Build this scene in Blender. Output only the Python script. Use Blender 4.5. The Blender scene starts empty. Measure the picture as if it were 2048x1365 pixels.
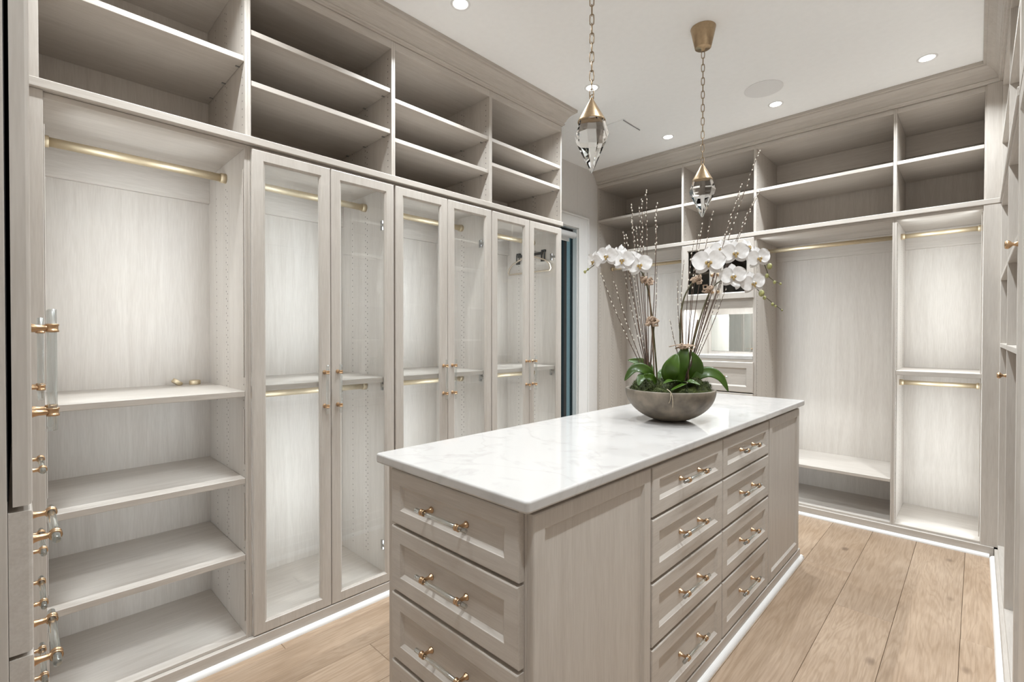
import bpy, bmesh, math, random
from mathutils import Vector, Matrix
random.seed(7)
PI = math.pi
SC = bpy.context.scene
COL = SC.collection

# ------------------------------------------------------------------ camera
CAM_H = 1.30
F_PX, YAW, PITCH, ROLL = 961.0, 0.7695, 0.0102, 0.001
FW = Vector((-math.sin(YAW)*math.cos(PITCH), math.cos(YAW)*math.cos(PITCH), -math.sin(PITCH)))
_R = Vector((math.cos(YAW), math.sin(YAW), 0)); _U = _R.cross(FW)
RT = _R*math.cos(ROLL)+_U*math.sin(ROLL); UP = -_R*math.sin(ROLL)+_U*math.cos(ROLL)
EYE = Vector((0, 0, CAM_H))
cd = bpy.data.cameras.new('camera'); cd.sensor_width = 36; cd.lens = F_PX*36/2048; cd.clip_start = 0.02
cam = bpy.data.objects.new('camera', cd); COL.objects.link(cam)
cam.matrix_world = Matrix(((RT.x, UP.x, -FW.x, 0), (RT.y, UP.y, -FW.y, 0), (RT.z, UP.z, -FW.z, CAM_H), (0, 0, 0, 1)))
SC.camera = cam
def at(px, py, w):
    """point seen at a photo pixel, w metres in front of the camera"""
    return EYE+(FW+RT*((px-1024)/F_PX)+UP*((682.5-py)/F_PX))*w

# ------------------------------------------------------------------ world, exposure
wd = bpy.data.worlds.new('dusk'); SC.world = wd; wd.use_nodes = True
wd.node_tree.nodes['Background'].inputs[0].default_value = (0.24, 0.40, 0.46, 1)
wd.node_tree.nodes['Background'].inputs[1].default_value = 1.7
vs = SC.view_settings; vs.view_transform = 'Standard'; vs.look = 'None'; vs.gamma = 1.0; vs.use_curve_mapping = False
vs.exposure = 0.36
SC.cycles.diffuse_bounces = 10; SC.cycles.max_bounces = 14; SC.cycles.transparent_max_bounces = 16
CAN_W = 10.5       # recessed downlight power
LED_W = 1.85        # cabinet LED power per metre

# ------------------------------------------------------------------ materials
def nodes_of(name):
    m = bpy.data.materials.new(name); m.use_nodes = True
    nt = m.node_tree; b = nt.nodes['Principled BSDF']; return m, nt, b
def flat(name, c, rough=.5, metal=0., noise=.04, scale=30., spec=.5):
    m, nt, b = nodes_of(name)
    n = nt.nodes.new('ShaderNodeTexNoise'); n.inputs['Scale'].default_value = scale; n.inputs['Detail'].default_value = 3
    r = nt.nodes.new('ShaderNodeValToRGB')
    r.color_ramp.elements[0].position = .32; r.color_ramp.elements[1].position = .68
    r.color_ramp.elements[0].color = tuple(x*(1-noise) for x in c)+(1,)
    r.color_ramp.elements[1].color = tuple(min(1, x*(1+noise)) for x in c)+(1,)
    g = nt.nodes.new('ShaderNodeNewGeometry')
    nt.links.new(g.outputs['Position'], n.inputs['Vector'])
    nt.links.new(n.outputs['Fac'], r.inputs['Fac']); nt.links.new(r.outputs['Color'], b.inputs['Base Color'])
    b.inputs['Roughness'].default_value = rough; b.inputs['Metallic'].default_value = metal
    b.inputs['Specular IOR Level'].default_value = spec
    return m
def wood(name, axis, c0, c1, rough=.42):
    m, nt, b = nodes_of(name)
    g = nt.nodes.new('ShaderNodeNewGeometry'); mp = nt.nodes.new('ShaderNodeMapping')
    oi = nt.nodes.new('ShaderNodeObjectInfo'); ad = nt.nodes.new('ShaderNodeVectorMath'); ad.operation = 'ADD'
    k = nt.nodes.new('ShaderNodeVectorMath'); k.operation = 'SCALE'; k.inputs['Scale'].default_value = 7.3
    cb = nt.nodes.new('ShaderNodeCombineXYZ')
    for i in range(3): nt.links.new(oi.outputs['Random'], cb.inputs[i])
    nt.links.new(cb.outputs[0], k.inputs[0]); nt.links.new(g.outputs['Position'], ad.inputs[0]); nt.links.new(k.outputs[0], ad.inputs[1])
    nt.links.new(ad.outputs[0], mp.inputs['Vector'])
    sc = [1, 1, 1]
    sc['xyz'.index(axis)] = .06
    mp.inputs['Scale'].default_value = sc
    fine = nt.nodes.new('ShaderNodeTexNoise'); fine.inputs['Scale'].default_value = 260; fine.inputs['Detail'].default_value = 2
    broad = nt.nodes.new('ShaderNodeTexNoise'); broad.inputs['Scale'].default_value = 22; broad.inputs['Detail'].default_value = 5
    broad.inputs['Distortion'].default_value = 1.4
    nt.links.new(mp.outputs[0], fine.inputs['Vector']); nt.links.new(mp.outputs[0], broad.inputs['Vector'])
    mx = nt.nodes.new('ShaderNodeMix'); mx.data_type = 'FLOAT'; mx.inputs[0].default_value = .55
    nt.links.new(fine.outputs['Fac'], mx.inputs[2]); nt.links.new(broad.outputs['Fac'], mx.inputs[3])
    r = nt.nodes.new('ShaderNodeValToRGB'); r.color_ramp.elements[0].position = .34; r.color_ramp.elements[1].position = .64
    r.color_ramp.elements[0].color = c0+(1,); r.color_ramp.elements[1].color = c1+(1,)
    nt.links.new(mx.outputs[0], r.inputs['Fac']); nt.links.new(r.outputs['Color'], b.inputs['Base Color'])
    bp = nt.nodes.new('ShaderNodeBump'); bp.inputs['Strength'].default_value = .05; bp.inputs['Distance'].default_value = .001
    nt.links.new(mx.outputs[0], bp.inputs['Height']); nt.links.new(bp.outputs[0], b.inputs['Normal'])
    b.inputs['Roughness'].default_value = rough
    return m
W0, W1 = (.465, .420, .375), (.548, .505, .458)
WZ = wood('taupe_laminate_vertical', 'z', W0, W1)
WX = wood('taupe_laminate_along_x', 'x', W0, W1)
WY = wood('taupe_laminate_along_y', 'y', W0, W1)
CEIL = flat('ceiling_paint', (.93, .935, .935), .8, noise=.01)
WALL = flat('greige_wall_paint', (.66, .635, .61), .75, noise=.015)
WHITE = flat('white_trim_paint', (.76, .75, .735), .35, noise=.01)
BRASS = flat('satin_brass', (.58, .385, .23), .30, 1., .05, 60)
RODM = flat('champagne_rod', (.66, .56, .40), .56, 1., .03, 50)
PBRASS = flat('brushed_brass', (.47, .35, .225), .36, 1., .06, 80)
CHAINM = flat('aged_brass', (.36, .27, .18), .35, 1., .10, 200)
STEEL = flat('hinge_steel', (.36, .36, .36), .3, 1., .05)
DARK = flat('pin_hole', (.10, .09, .08), .9)
BLACK = flat('black_plastic', (.02, .02, .02), .45)
GAPM = flat('painted_gap_shade', (.012, .012, .012), .9)  # near-black colour standing in for the shade behind the tall doors
VELVET = flat('tan_velvet', (.45, .37, .28), .8, noise=.1, scale=200)
PLAST = flat('white_plastic', (.8, .8, .8), .4, noise=.01)
GRILLE = flat('speaker_grille', (.80, .80, .80), .7, noise=.05, scale=900)
BOWLM = flat('grey_brown_concrete', (.160, .132, .100), .5, noise=.42, scale=16)
SOIL = flat('potting_soil', (.03, .022, .015), .95, noise=.4, scale=80)
MOSS = flat('moss', (.042, .055, .009), .85, noise=.55, scale=55)
LEAFM = flat('orchid_leaf', (.042, .088, .007), .33, noise=.30, scale=12)
STEMM = flat('orchid_stem', (.075, .065, .025), .5, noise=.3, scale=40)
STAKE = flat('wood_stake', (.12, .07, .035), .7, noise=.3, scale=60)
PETAL = flat('white_petal', (.77, .75, .735), .5, noise=.02, scale=60)
LIPM = flat('ochre_lip', (.42, .29, .11), .5, noise=.3, scale=300)
BUDM = flat('green_bud', (.30, .29, .11), .5, noise=.25, scale=120)
RAFFIA = flat('raffia', (.40, .29, .21), .85, noise=.25, scale=150)
TWIGM = flat('twig_bark', (.10, .058, .038), .7, noise=.3, scale=90)
CATKIN = flat('catkin_fur', (.74, .69, .60), .8, noise=.1, scale=300)
ROOTM = flat('aerial_root', (.50, .42, .31), .7, noise=.2, scale=200)
def glassy(name, col, rough=.0, ior=1.49):
    m, nt, b = nodes_of(name)
    b.inputs['Base Color'].default_value = col+(1,); b.inputs['Transmission Weight'].default_value = 1
    b.inputs['Roughness'].default_value = rough; b.inputs['IOR'].default_value = ior
    return m

CRYST = glassy('clear_crystal', (.98, .98, .975), .0, 1.36)
def pane_mat(name, tint, gloss=.04, rough=.0, pwr=4.5):
    """thin sheet glass: clear transmission plus a fresnel-weighted mirror"""
    m = bpy.data.materials.new(name); m.use_nodes = True; nt = m.node_tree; nt.nodes.clear()
    o = nt.nodes.new('ShaderNodeOutputMaterial'); t = nt.nodes.new('ShaderNodeBsdfTransparent'); g = nt.nodes.new('ShaderNodeBsdfGlossy')
    t.inputs[0].default_value = tint+(1,); g.inputs['Roughness'].default_value = rough; g.inputs[0].default_value = (.9, .95, .95, 1)
    lw = nt.nodes.new('ShaderNodeLayerWeight'); lw.inputs[0].default_value = .5
    pw = nt.nodes.new('ShaderNodeMath'); pw.operation = 'POWER'; pw.inputs[1].default_value = pwr; nt.links.new(lw.outputs['Facing'], pw.inputs[0])
    fr = nt.nodes.new('ShaderNodeMath'); fr.operation = 'MULTIPLY_ADD'; fr.inputs[1].default_value = .8; fr.inputs[2].default_value = gloss; nt.links.new(pw.outputs[0], fr.inputs[0])
    mx = nt.nodes.new('ShaderNodeMixShader'); nt.links.new(fr.outputs[0], mx.inputs[0])
    nt.links.new(t.outputs[0], mx.inputs[1]); nt.links.new(g.outputs[0], mx.inputs[2]); nt.links.new(mx.outputs[0], o.inputs[0])
    return m
PANE = pane_mat('door_glass', (.985, .99, .99))
ACRYL = pane_mat('clear_acrylic', (.93, .935, .935), .16, .14, 1.6)
SMOKE = pane_mat('smoked_glass', (.55, .52, .49))
WINGL = pane_mat('window_glass', (.70, .74, .75))
MIRROR = flat('mirror_silver', (.86, .90, .89), .015, 1., 0.)
def emit(name, c, s):
    m = bpy.data.materials.new(name); m.use_nodes = True; nt = m.node_tree; nt.nodes.clear()
    o = nt.nodes.new('ShaderNodeOutputMaterial'); e = nt.nodes.new('ShaderNodeEmission')
    e.inputs[0].default_value = c+(1,); e.inputs[1].default_value = s; nt.links.new(e.outputs[0], o.inputs[0]); return m
LENS = emit('downlight_lens', (1, .97, .92), 14)
LEDM = emit('led_tape', (.9, .97, 1), 1.5)
def marble():
    m, nt, b = nodes_of('white_quartz')
    g = nt.nodes.new('ShaderNodeNewGeometry')
    n1 = nt.nodes.new('ShaderNodeTexNoise'); n1.inputs['Scale'].default_value = 1.6; n1.inputs['Detail'].default_value = 6; n1.inputs['Distortion'].default_value = 1.2
    n2 = nt.nodes.new('ShaderNodeTexNoise'); n2.inputs['Scale'].default_value = 11; n2.inputs['Detail'].default_value = 8; n2.inputs['Distortion'].default_value = .6
    for n in (n1, n2): nt.links.new(g.outputs['Position'], n.inputs['Vector'])
    s = nt.nodes.new('ShaderNodeMath'); s.operation = 'SUBTRACT'; s.inputs[1].default_value = .5; nt.links.new(n1.outputs['Fac'], s.inputs[0])
    a = nt.nodes.new('ShaderNodeMath'); a.operation = 'ABSOLUTE'; nt.links.new(s.outputs[0], a.inputs[0])
    r = nt.nodes.new('ShaderNodeValToRGB'); r.color_ramp.elements[0].position = .0; r.color_ramp.elements[1].position = .012
    r.color_ramp.elements[0].color = (.93, .925, .92, 1); r.color_ramp.elements[1].color = (1, 1, 1, 1)
    nt.links.new(a.outputs[0], r.inputs['Fac'])
    r2 = nt.nodes.new('ShaderNodeValToRGB'); r2.color_ramp.elements[0].position = .28; r2.color_ramp.elements[1].position = .46
    r2.color_ramp.elements[0].color = (.445, .427, .409, 1); r2.color_ramp.elements[1].color = (.52, .502, .484, 1)
    nt.links.new(n2.outputs['Fac'], r2.inputs['Fac'])
    mx = nt.nodes.new('ShaderNodeMix'); mx.data_type = 'RGBA'; mx.blend_type = 'MULTIPLY'; mx.inputs[0].default_value = 1
    nt.links.new(r.outputs[0], mx.inputs[6]); nt.links.new(r2.outputs[0], mx.inputs[7]); nt.links.new(mx.outputs[2], b.inputs['Base Color'])
    b.inputs['Roughness'].default_value = .07; b.inputs['IOR'].default_value = 1.55
    return m
QUARTZ = marble()
def oak():
    m, nt, b = nodes_of('oak_plank')
    g = nt.nodes.new('ShaderNodeNewGeometry'); oi = nt.nodes.new('ShaderNodeObjectInfo')
    cb = nt.nodes.new('ShaderNodeCombineXYZ'); k = nt.nodes.new('ShaderNodeVectorMath'); k.operation = 'SCALE'; k.inputs['Scale'].default_value = 19.
    for i in range(3): nt.links.new(oi.outputs['Random'], cb.inputs[i])
    ad = nt.nodes.new('ShaderNodeVectorMath'); ad.operation = 'ADD'
    nt.links.new(cb.outputs[0], k.inputs[0]); nt.links.new(g.outputs['Position'], ad.inputs[0]); nt.links.new(k.outputs[0], ad.inputs[1])
    mp = nt.nodes.new('ShaderNodeMapping'); mp.inputs['Scale'].default_value = (1, .10, 1); nt.links.new(ad.outputs[0], mp.inputs['Vector'])
    n1 = nt.nodes.new('ShaderNodeTexNoise'); n1.inputs['Scale'].default_value = 7.5; n1.inputs['Detail'].default_value = 4; n1.inputs['Distortion'].default_value = .9
    nt.links.new(mp.outputs[0], n1.inputs['Vector'])
    ml = nt.nodes.new('ShaderNodeMath'); ml.operation = 'MULTIPLY'; ml.inputs[1].default_value = 95; nt.links.new(n1.outputs['Fac'], ml.inputs[0])
    si = nt.nodes.new('ShaderNodeMath'); si.operation = 'SINE'; nt.links.new(ml.outputs[0], si.inputs[0])
    n2 = nt.nodes.new('ShaderNodeTexNoise'); n2.inputs['Scale'].default_value = 160; n2.inputs['Detail'].default_value = 3
    mp2 = nt.nodes.new('ShaderNodeMapping'); mp2.inputs['Scale'].default_value = (1, .05, 1); nt.links.new(ad.outputs[0], mp2.inputs['Vector']); nt.links.new(mp2.outputs[0], n2.inputs['Vector'])
    n3 = nt.nodes.new('ShaderNodeTexNoise'); n3.inputs['Scale'].default_value = 2.2; n3.inputs['Detail'].default_value = 2
    nt.links.new(ad.outputs[0], n3.inputs['Vector'])
    base = nt.nodes.new('ShaderNodeValToRGB'); e = base.color_ramp.elements
    e[0].position = .3; e[0].color = (.36, .255, .172, 1); e[1].position = .7; e[1].color = (.46, .345, .25, 1)
    nt.links.new(n3.outputs['Fac'], base.inputs['Fac'])
    gr = nt.nodes.new('ShaderNodeValToRGB'); e = gr.color_ramp.elements
    e[0].position = .0; e[0].color = (.89, .87, .84, 1); e[1].position = .55; e[1].color = (1, 1, 1, 1)
    mr = nt.nodes.new('ShaderNodeMath'); mr.operation = 'MULTIPLY_ADD'; mr.inputs[1].default_value = .5; mr.inputs[2].default_value = .5
    nt.links.new(si.outputs[0], mr.inputs[0]); nt.links.new(mr.outputs[0], gr.inputs['Fac'])
    fi = nt.nodes.new('ShaderNodeValToRGB'); e = fi.color_ramp.elements
    e[0].position = .35; e[0].color = (.84, .82, .80, 1); e[1].position = .6; e[1].color = (1, 1, 1, 1); nt.links.new(n2.outputs['Fac'], fi.inputs['Fac'])
    # knots
    vo = nt.nodes.new('ShaderNodeTexVoronoi'); vo.inputs['Scale'].default_value = 3.1
    mp3 = nt.nodes.new('ShaderNodeMapping'); mp3.inputs['Scale'].default_value = (1.4, .8, .0); nt.links.new(ad.outputs[0], mp3.inputs['Vector']); nt.links.new(mp3.outputs[0], vo.inputs['Vector'])
    kn = nt.nodes.new('ShaderNodeValToRGB'); e = kn.color_ramp.elements
    e[0].position = .035; e[0].color = (.38, .34, .32, 1); e[1].position = .10; e[1].color = (1, 1, 1, 1); nt.links.new(vo.outputs['Distance'], kn.inputs['Fac'])
    def mul(a, c, f=1.):
        x = nt.nodes.new('ShaderNodeMix'); x.data_type = 'RGBA'; x.blend_type = 'MULTIPLY'; x.inputs[0].default_value = f
        nt.links.new(a, x.inputs[6]); nt.links.new(c, x.inputs[7]); return x.outputs[2]
    o = mul(mul(mul(base.outputs[0], gr.outputs[0]), fi.outputs[0]), kn.outputs[0], .8)
    hs = nt.nodes.new('ShaderNodeHueSaturation'); hv = nt.nodes.new('ShaderNodeMath'); hv.operation = 'MULTIPLY_ADD'; hv.inputs[1].default_value = .22; hv.inputs[2].default_value = .91
    nt.links.new(oi.outputs['Random'], hv.inputs[0]); nt.links.new(hv.outputs[0], hs.inputs['Value']); nt.links.new(o, hs.inputs['Color'])
    nt.links.new(hs.outputs[0], b.inputs['Base Color']); b.inputs['Roughness'].default_value = .45
    bp = nt.nodes.new('ShaderNodeBump'); bp.inputs['Strength'].default_value = .12; bp.inputs['Distance'].default_value = .001
    nt.links.new(n2.outputs['Fac'], bp.inputs['Height']); nt.links.new(bp.outputs[0], b.inputs['Normal'])
    return m
OAK = oak()

# ------------------------------------------------------------------ mesh helpers
class MB:
    def __init__(s): s.v, s.f, s.m = [], [], []
    def add(s, vs, fs, M=None, mi=0):
        o = len(s.v)
        s.v += [(M @ Vector(p)) if M else Vector(p) for p in vs]
        s.f += [tuple(i+o for i in q) for q in fs]; s.m += [mi]*len(fs); return s
    def mesh(s, name, mats, smooth=False, recalc=True):
        me = bpy.data.meshes.new(name); me.from_pydata([tuple(p) for p in s.v], [], s.f)
        for m in (mats if isinstance(mats, (list, tuple)) else [mats]): me.materials.append(m)
        me.polygons.foreach_set('material_index', s.m)
        if recalc:
            bm = bmesh.new(); bm.from_mesh(me); bmesh.ops.recalc_face_normals(bm, faces=bm.faces); bm.to_mesh(me); bm.free()
        if smooth: me.polygons.foreach_set('use_smooth', [True]*len(me.polygons))
        me.update(); return me
    def box(s, x0, x1, y0, y1, z0, z1, c=.0012, M=None, mi=0):
        x0, x1 = sorted((x0, x1)); y0, y1 = sorted((y0, y1)); z0, z1 = sorted((z0, z1))
        c = min(c, (x1-x0)*.3, (y1-y0)*.3, (z1-z0)*.3)
        A, B = (x0, y0, z0), (x1, y1, z1); vs = []; idx = {}
        for sg in [(i, j, k) for i in (0, 1) for j in (0, 1) for k in (0, 1)]:
            for ax in range(3):
                p = [0, 0, 0]
                for d in range(3):
                    q = B[d] if sg[d] else A[d]
                    if d != ax: q += -c if sg[d] else c
                    p[d] = q
                idx[sg, ax] = len(vs); vs.append(p)
        fs = []
        def S(d, **k): return d
        for ax in range(3):
            a, b = [d for d in range(3) if d != ax]
            for sgn in (0, 1):
                q = []
                for u, w in ((0, 0), (1, 0), (1, 1), (0, 1)):
                    t = [0, 0, 0]; t[ax] = sgn; t[a] = u; t[b] = w; q.append(idx[tuple(t), ax])
                fs.append(q)
            for u in (0, 1):
                for w in (0, 1):
                    t0 = [0, 0, 0]; t0[a] = u; t0[b] = w; t1 = list(t0); t1[ax] = 1
                    fs.append([idx[tuple(t0), a], idx[tuple(t1), a], idx[tuple(t1), b], idx[tuple(t0), b]])
        for sg in [(i, j, k) for i in (0, 1) for j in (0, 1) for k in (0, 1)]: fs.append([idx[sg, 0], idx[sg, 1], idx[sg, 2]])
        return s.add(vs, fs, M, mi)
    def lathe(s, prof, n=24, M=None, mi=0, cap=True, ph=0.):
        """prof: (radius, z)"""
        vs, fs = [], []
        for r, z in prof:
            for i in range(n):
                a = 2*PI*i/n+ph; vs.append((r*math.cos(a), r*math.sin(a), z))
        for j in range(len(prof)-1):
            for i in range(n):
                k = (i+1) % n; fs.append((j*n+i, j*n+k, (j+1)*n+k, (j+1)*n+i))
        if cap: fs.append(tuple(range(n))); fs.append(tuple(range((len(prof)-1)*n, len(prof)*n)))
        return s.add(vs, fs, M, mi)
    def tube(s, pts, rad, n=6, M=None, mi=0, closed=False):
        pts = [Vector(p) for p in pts]; L = len(pts)
        rr = rad if isinstance(rad, (list, tuple)) else [rad]*L
        vs, fs = [], []; ref = None
        for i, p in enumerate(pts):
            a = pts[(i-1) % L] if closed or i > 0 else p
            b = pts[(i+1) % L] if closed or i < L-1 else p
            t = (b-a).normalized()
            if ref is None:
                ref = t.orthogonal().normalized()
            ref = (ref-t*ref.dot(t)).normalized(); bi = t.cross(ref)
            for k in range(n):
                an = 2*PI*k/n; vs.append(p+(ref*math.cos(an)+bi*math.sin(an))*rr[i])
        for i in range(L if closed else L-1):
            j = (i+1) % L
            for k in range(n):
                q = (k+1) % n; fs.append((i*n+k, i*n+q, j*n+q, j*n+k))
        if not closed: fs.append(tuple(range(n))); fs.append(tuple(range((L-1)*n, L*n)))
        return s.add(vs, fs, M, mi)
    def rings(s, loops, M, mi=0, close=False, fill=True):
        """nested rectangles: loops of 4 points each, joined one to the next"""
        vs = [p for l in loops for p in l]; fs = []; n = len(loops)
        for j in range(n-1 if not close else n):
            k = (j+1) % n
            for i in range(4): fs.append((4*j+i, 4*j+(i+1) % 4, 4*k+(i+1) % 4, 4*k+i))
        if fill and not close: fs.append((0, 1, 2, 3)); fs.append(tuple(4*(n-1)+i for i in range(4)))
        return s.add(vs, fs, M, mi)
    def ball(s, c, r, n=8, m=5, M=None, mi=0):
        c = Vector(c); r = Vector(r) if not isinstance(r, (int, float)) else Vector((r, r, r))
        prof = []
        vs, fs = [], []
        for j in range(m+1):
            t = PI*j/m
            for i in range(n):
                a = 2*PI*i/n; vs.append((c.x+r.x*math.sin(t)*math.cos(a), c.y+r.y*math.sin(t)*math.sin(a), c.z+r.z*math.cos(t)))
        for j in range(m):
            for i in range(n): fs.append((j*n+i, j*n+(i+1) % n, (j+1)*n+(i+1) % n, (j+1)*n+i))
        return s.add(vs, fs, M, mi)

def thing(name, label, cat, loc=(0, 0, 0), group=None):
    o = bpy.data.objects.new(name, None); COL.objects.link(o); o.location = loc; o.empty_display_size = .05
    o['label'] = label; o['category'] = cat
    if group: o['group'] = group
    return o
def link(name, me, parent=None, M=None, label=None):
    o = bpy.data.objects.new(name, me); COL.objects.link(o)
    if M is not None: o.matrix_basis = M
    if parent is not None:
        o.parent = parent
        if parent.type == 'EMPTY': o.matrix_parent_inverse = Matrix.Translation(-Vector(parent.location))
    if label: o['label'] = label
    return o
def part(name, mb, mat, parent, smooth=False, label=None, recalc=True):
    return link(name, mb.mesh(name, mat, smooth, recalc), parent, None, label)
def tag(o, label, cat, group=None):
    o['label'] = label; o['category'] = cat
    if group: o['group'] = group
    return o
def structure(name, mb, mat, label=None, smooth=False):
    o = part(name, mb, mat, None, smooth); o['kind'] = 'structure'
    if label: o['label'] = label
    return o
def board(name, parent, mat, x0, x1, y0, y1, z0, z1, c=.0012, label=None):
    return part(name, MB().box(x0, x1, y0, y1, z0, z1, c), mat, parent, label=label)
def area(name, loc, direction, sx, sy, power, color, parent=None, spread=PI, shape='RECTANGLE', up=None):
    l = bpy.data.lights.new(name, 'AREA'); l.shape = shape; l.size = sx
    if shape in ('RECTANGLE', 'ELLIPSE'): l.size_y = sy
    l.energy = power; l.color = color; l.spread = spread
    o = bpy.data.objects.new(name, l); COL.objects.link(o)
    z = -Vector(direction).normalized(); y = Vector(up) if up else Vector((0, 0, 1))
    y = (y-z*y.dot(z)).normalized(); x = y.cross(z)
    o.matrix_basis = Matrix(((x.x, y.x, z.x, loc[0]), (x.y, y.y, z.y, loc[1]), (x.z, y.z, z.z, loc[2]), (0, 0, 0, 1)))
    if parent is not None:
        o.parent = parent; o.matrix_parent_inverse = Matrix.Translation(-Vector(parent.location))
    return o
COOL = (.86, .945, 1.0); WARM = (.905, .964, 1.0)

# frames: local x = along the width, local y = outward, local z = up
def frame(o, u, n):
    u = Vector(u); n = Vector(n)
    return Matrix(((u.x, n.x, 0, o[0]), (u.y, n.y, 0, o[1]), (u.z, n.z, 1, o[2]), (0, 0, 0, 1)))
def rect(i, w, h, y): return [(i, y, i), (w-i, y, i), (w-i, y, h-i), (i, y, h-i)]
def shaker(M, w, h, T=.019, rail=.046, glass=False, slope=.011, deep=.009):
    lp = [rect(0, w, h, 0), rect(0, w, h, T-.0045), rect(.0012, w, h, T-.0015), rect(.0045, w, h, T),
          rect(rail, w, h, T), rect(rail+.0015, w, h, T-.002), rect(rail+slope, w, h, T-deep)]
    mb = MB()
    if glass: lp.append(rect(rail+slope, w, h, 0)); mb.rings(lp, M, close=True)
    else: mb.rings(lp, M)
    return mb
# ---- handle meshes, shared by every door and drawer
BARL, CTC, STAND = .22, .152, .031
_Rx = Matrix(((0, 0, 1, 0), (1, 0, 0, 0), (0, 1, 0, 0), (0, 0, 0, 1)))      # lathe z -> local x
_Ry = Matrix(((1, 0, 0, 0), (0, 0, 1, 0), (0, -1, 0, 0), (0, 0, 0, 1)))     # lathe z -> local y
BAR_ME = MB().lathe([(.0052, -BARL/2), (.0062, -BARL/2+.001), (.0062, BARL/2-.001), (.0052, BARL/2)], 12, _Rx).mesh('acrylic_bar', ACRYL, True)
_p = MB().lathe([(.0095, 0), (.0095, .002), (.0072, .005), (.0052, .012), (.0050, .022), (.0058, .027)], 12, _Ry)
_p.lathe([(.0068, -.0075), (.0092, -.0072), (.0092, -.004), (.0082, -.0035), (.0082, .0035), (.0092, .004), (.0092, .0072), (.0068, .0075)], 14, Matrix.Translation((0, STAND, 0)) @ _Rx, cap=False)
POST_ME = _p.mesh('brass_post', BRASS, True)
def handle(parent, M, cx, y, cz, vertical=False):
    """bar centred at local (cx, cz) on a front whose face is at local y"""
    R = Matrix.Rotation(PI/2, 4, 'Y') if vertical else Matrix.Identity(4)
    H = M @ Matrix.Translation((cx, y, cz)) @ R
    link('acrylic_bar', BAR_ME, parent, H @ Matrix.Translation((0, STAND, 0)), 'clear acrylic bar')
    for s in (-1, 1): link('brass_post', POST_ME, parent, H @ Matrix.Translation((s*CTC/2, 0, 0)), 'brass handle post')
KNOB_ME = MB().lathe([(.009, 0), (.006, .006), (.005, .012), (.012, .018), (.0145, .024), (.011, .030), (.0, .031)], 16, _Ry, cap=False).mesh('knob', BRASS, True)
HINGE_ME = MB().box(-.006, .006, -.055, 0, -.008, .008).box(-.004, .004, -.066, -.048, -.024, .024).mesh('hinge', STEEL)

def holes(parent, plane, pos, cols, z0, z1, sgn):
    """rows of shelf-pin holes on a panel; plane 'y' or 'x', sgn = side the holes face"""
    mb = MB(); z = z0; r = .0034
    while z < z1:
        for c, off in cols:
            vs = []
            for k in range(6):
                a = k*PI/3; d = r*math.cos(a); e = r*math.sin(a)
                vs.append((c+d, pos+sgn*.0004, z+off+e) if plane == 'y' else (pos+sgn*.0004, c+d, z+off+e))
            mb.add(vs, [tuple(range(6))])
        z += .032
    o = part('pin_holes', mb, DARK, parent, recalc=False); o['kind'] = 'stuff'; return o

def rod(parent, a, b, r=.0165):
    a, b = Vector(a), Vector(b); d = (b-a).normalized()
    mb = MB().tube([a, b], r, 16)
    for p, s in ((a, 1), (b, -1)): mb.tube([p, p+d*s*.022], r+.0045, 16)
    return part('rod', mb, RODM, parent, True, 'champagne brass hanging rod')

def led(parent, x, y, z0, z1, direction):
    d = Vector(direction).normalized(); L = z1-z0; n = Vector((-d.y, d.x, 0))
    mb = MB(); c = Vector((x, y, 0))
    a, b = c-n*.002, c+n*.002; e, f = a-d*.002, b-d*.002
    mb.add([(a.x, a.y, z0), (b.x, b.y, z0), (f.x, f.y, z0), (e.x, e.y, z0), (a.x, a.y, z1), (b.x, b.y, z1), (f.x, f.y, z1), (e.x, e.y, z1)],
           [(0, 1, 5, 4), (1, 2, 6, 5), (2, 3, 7, 6), (3, 0, 4, 7), (0, 3, 2, 1), (4, 5, 6, 7)])
    mb.m = [1, 0, 0, 0, 0, 0]
    part('led_strip', mb, [WZ, LEDM], parent)
    area('led_light', (x+d.x*.002, y+d.y*.002, (z0+z1)/2), d, .008, L, LED_W*L, COOL, parent, spread=math.radians(112))

# ================================================================== the room
CZ = 2.90; XW, YWB, XWR, YWF = -2.70, 4.58, .68, -.68
structure('ceiling', MB().box(XW-.1, XWR+.1, YWF-.1, YWB+.1, CZ, CZ+.1), CEIL, 'smooth white painted ceiling with recessed lights')
fl = structure('floor', MB().box(XW, XWR, YWF, YWB, -.06, -.013), SOIL, 'wide light oak plank floor')
PW = .2235
for i in range(-2, 11):
    xa = -.0433-PW*(i); xb = xa-PW
    y = -.66 + (-1.9+((i*0.77) % 1.9))
    while y < 4.05:
        ln = 1.9+.5*((i*37+int(y*10)*13) % 10)/10
        y0, y1 = max(y, -.66), min(y+ln, 4.05)
        if y1-y0 > .05 and xa < .3:
            part('plank', MB().box(xb+.0006, xa-.0006, y0+.0005, y1-.0005, -.0125, 0, .0012), OAK, fl)
        y += ln
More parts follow.
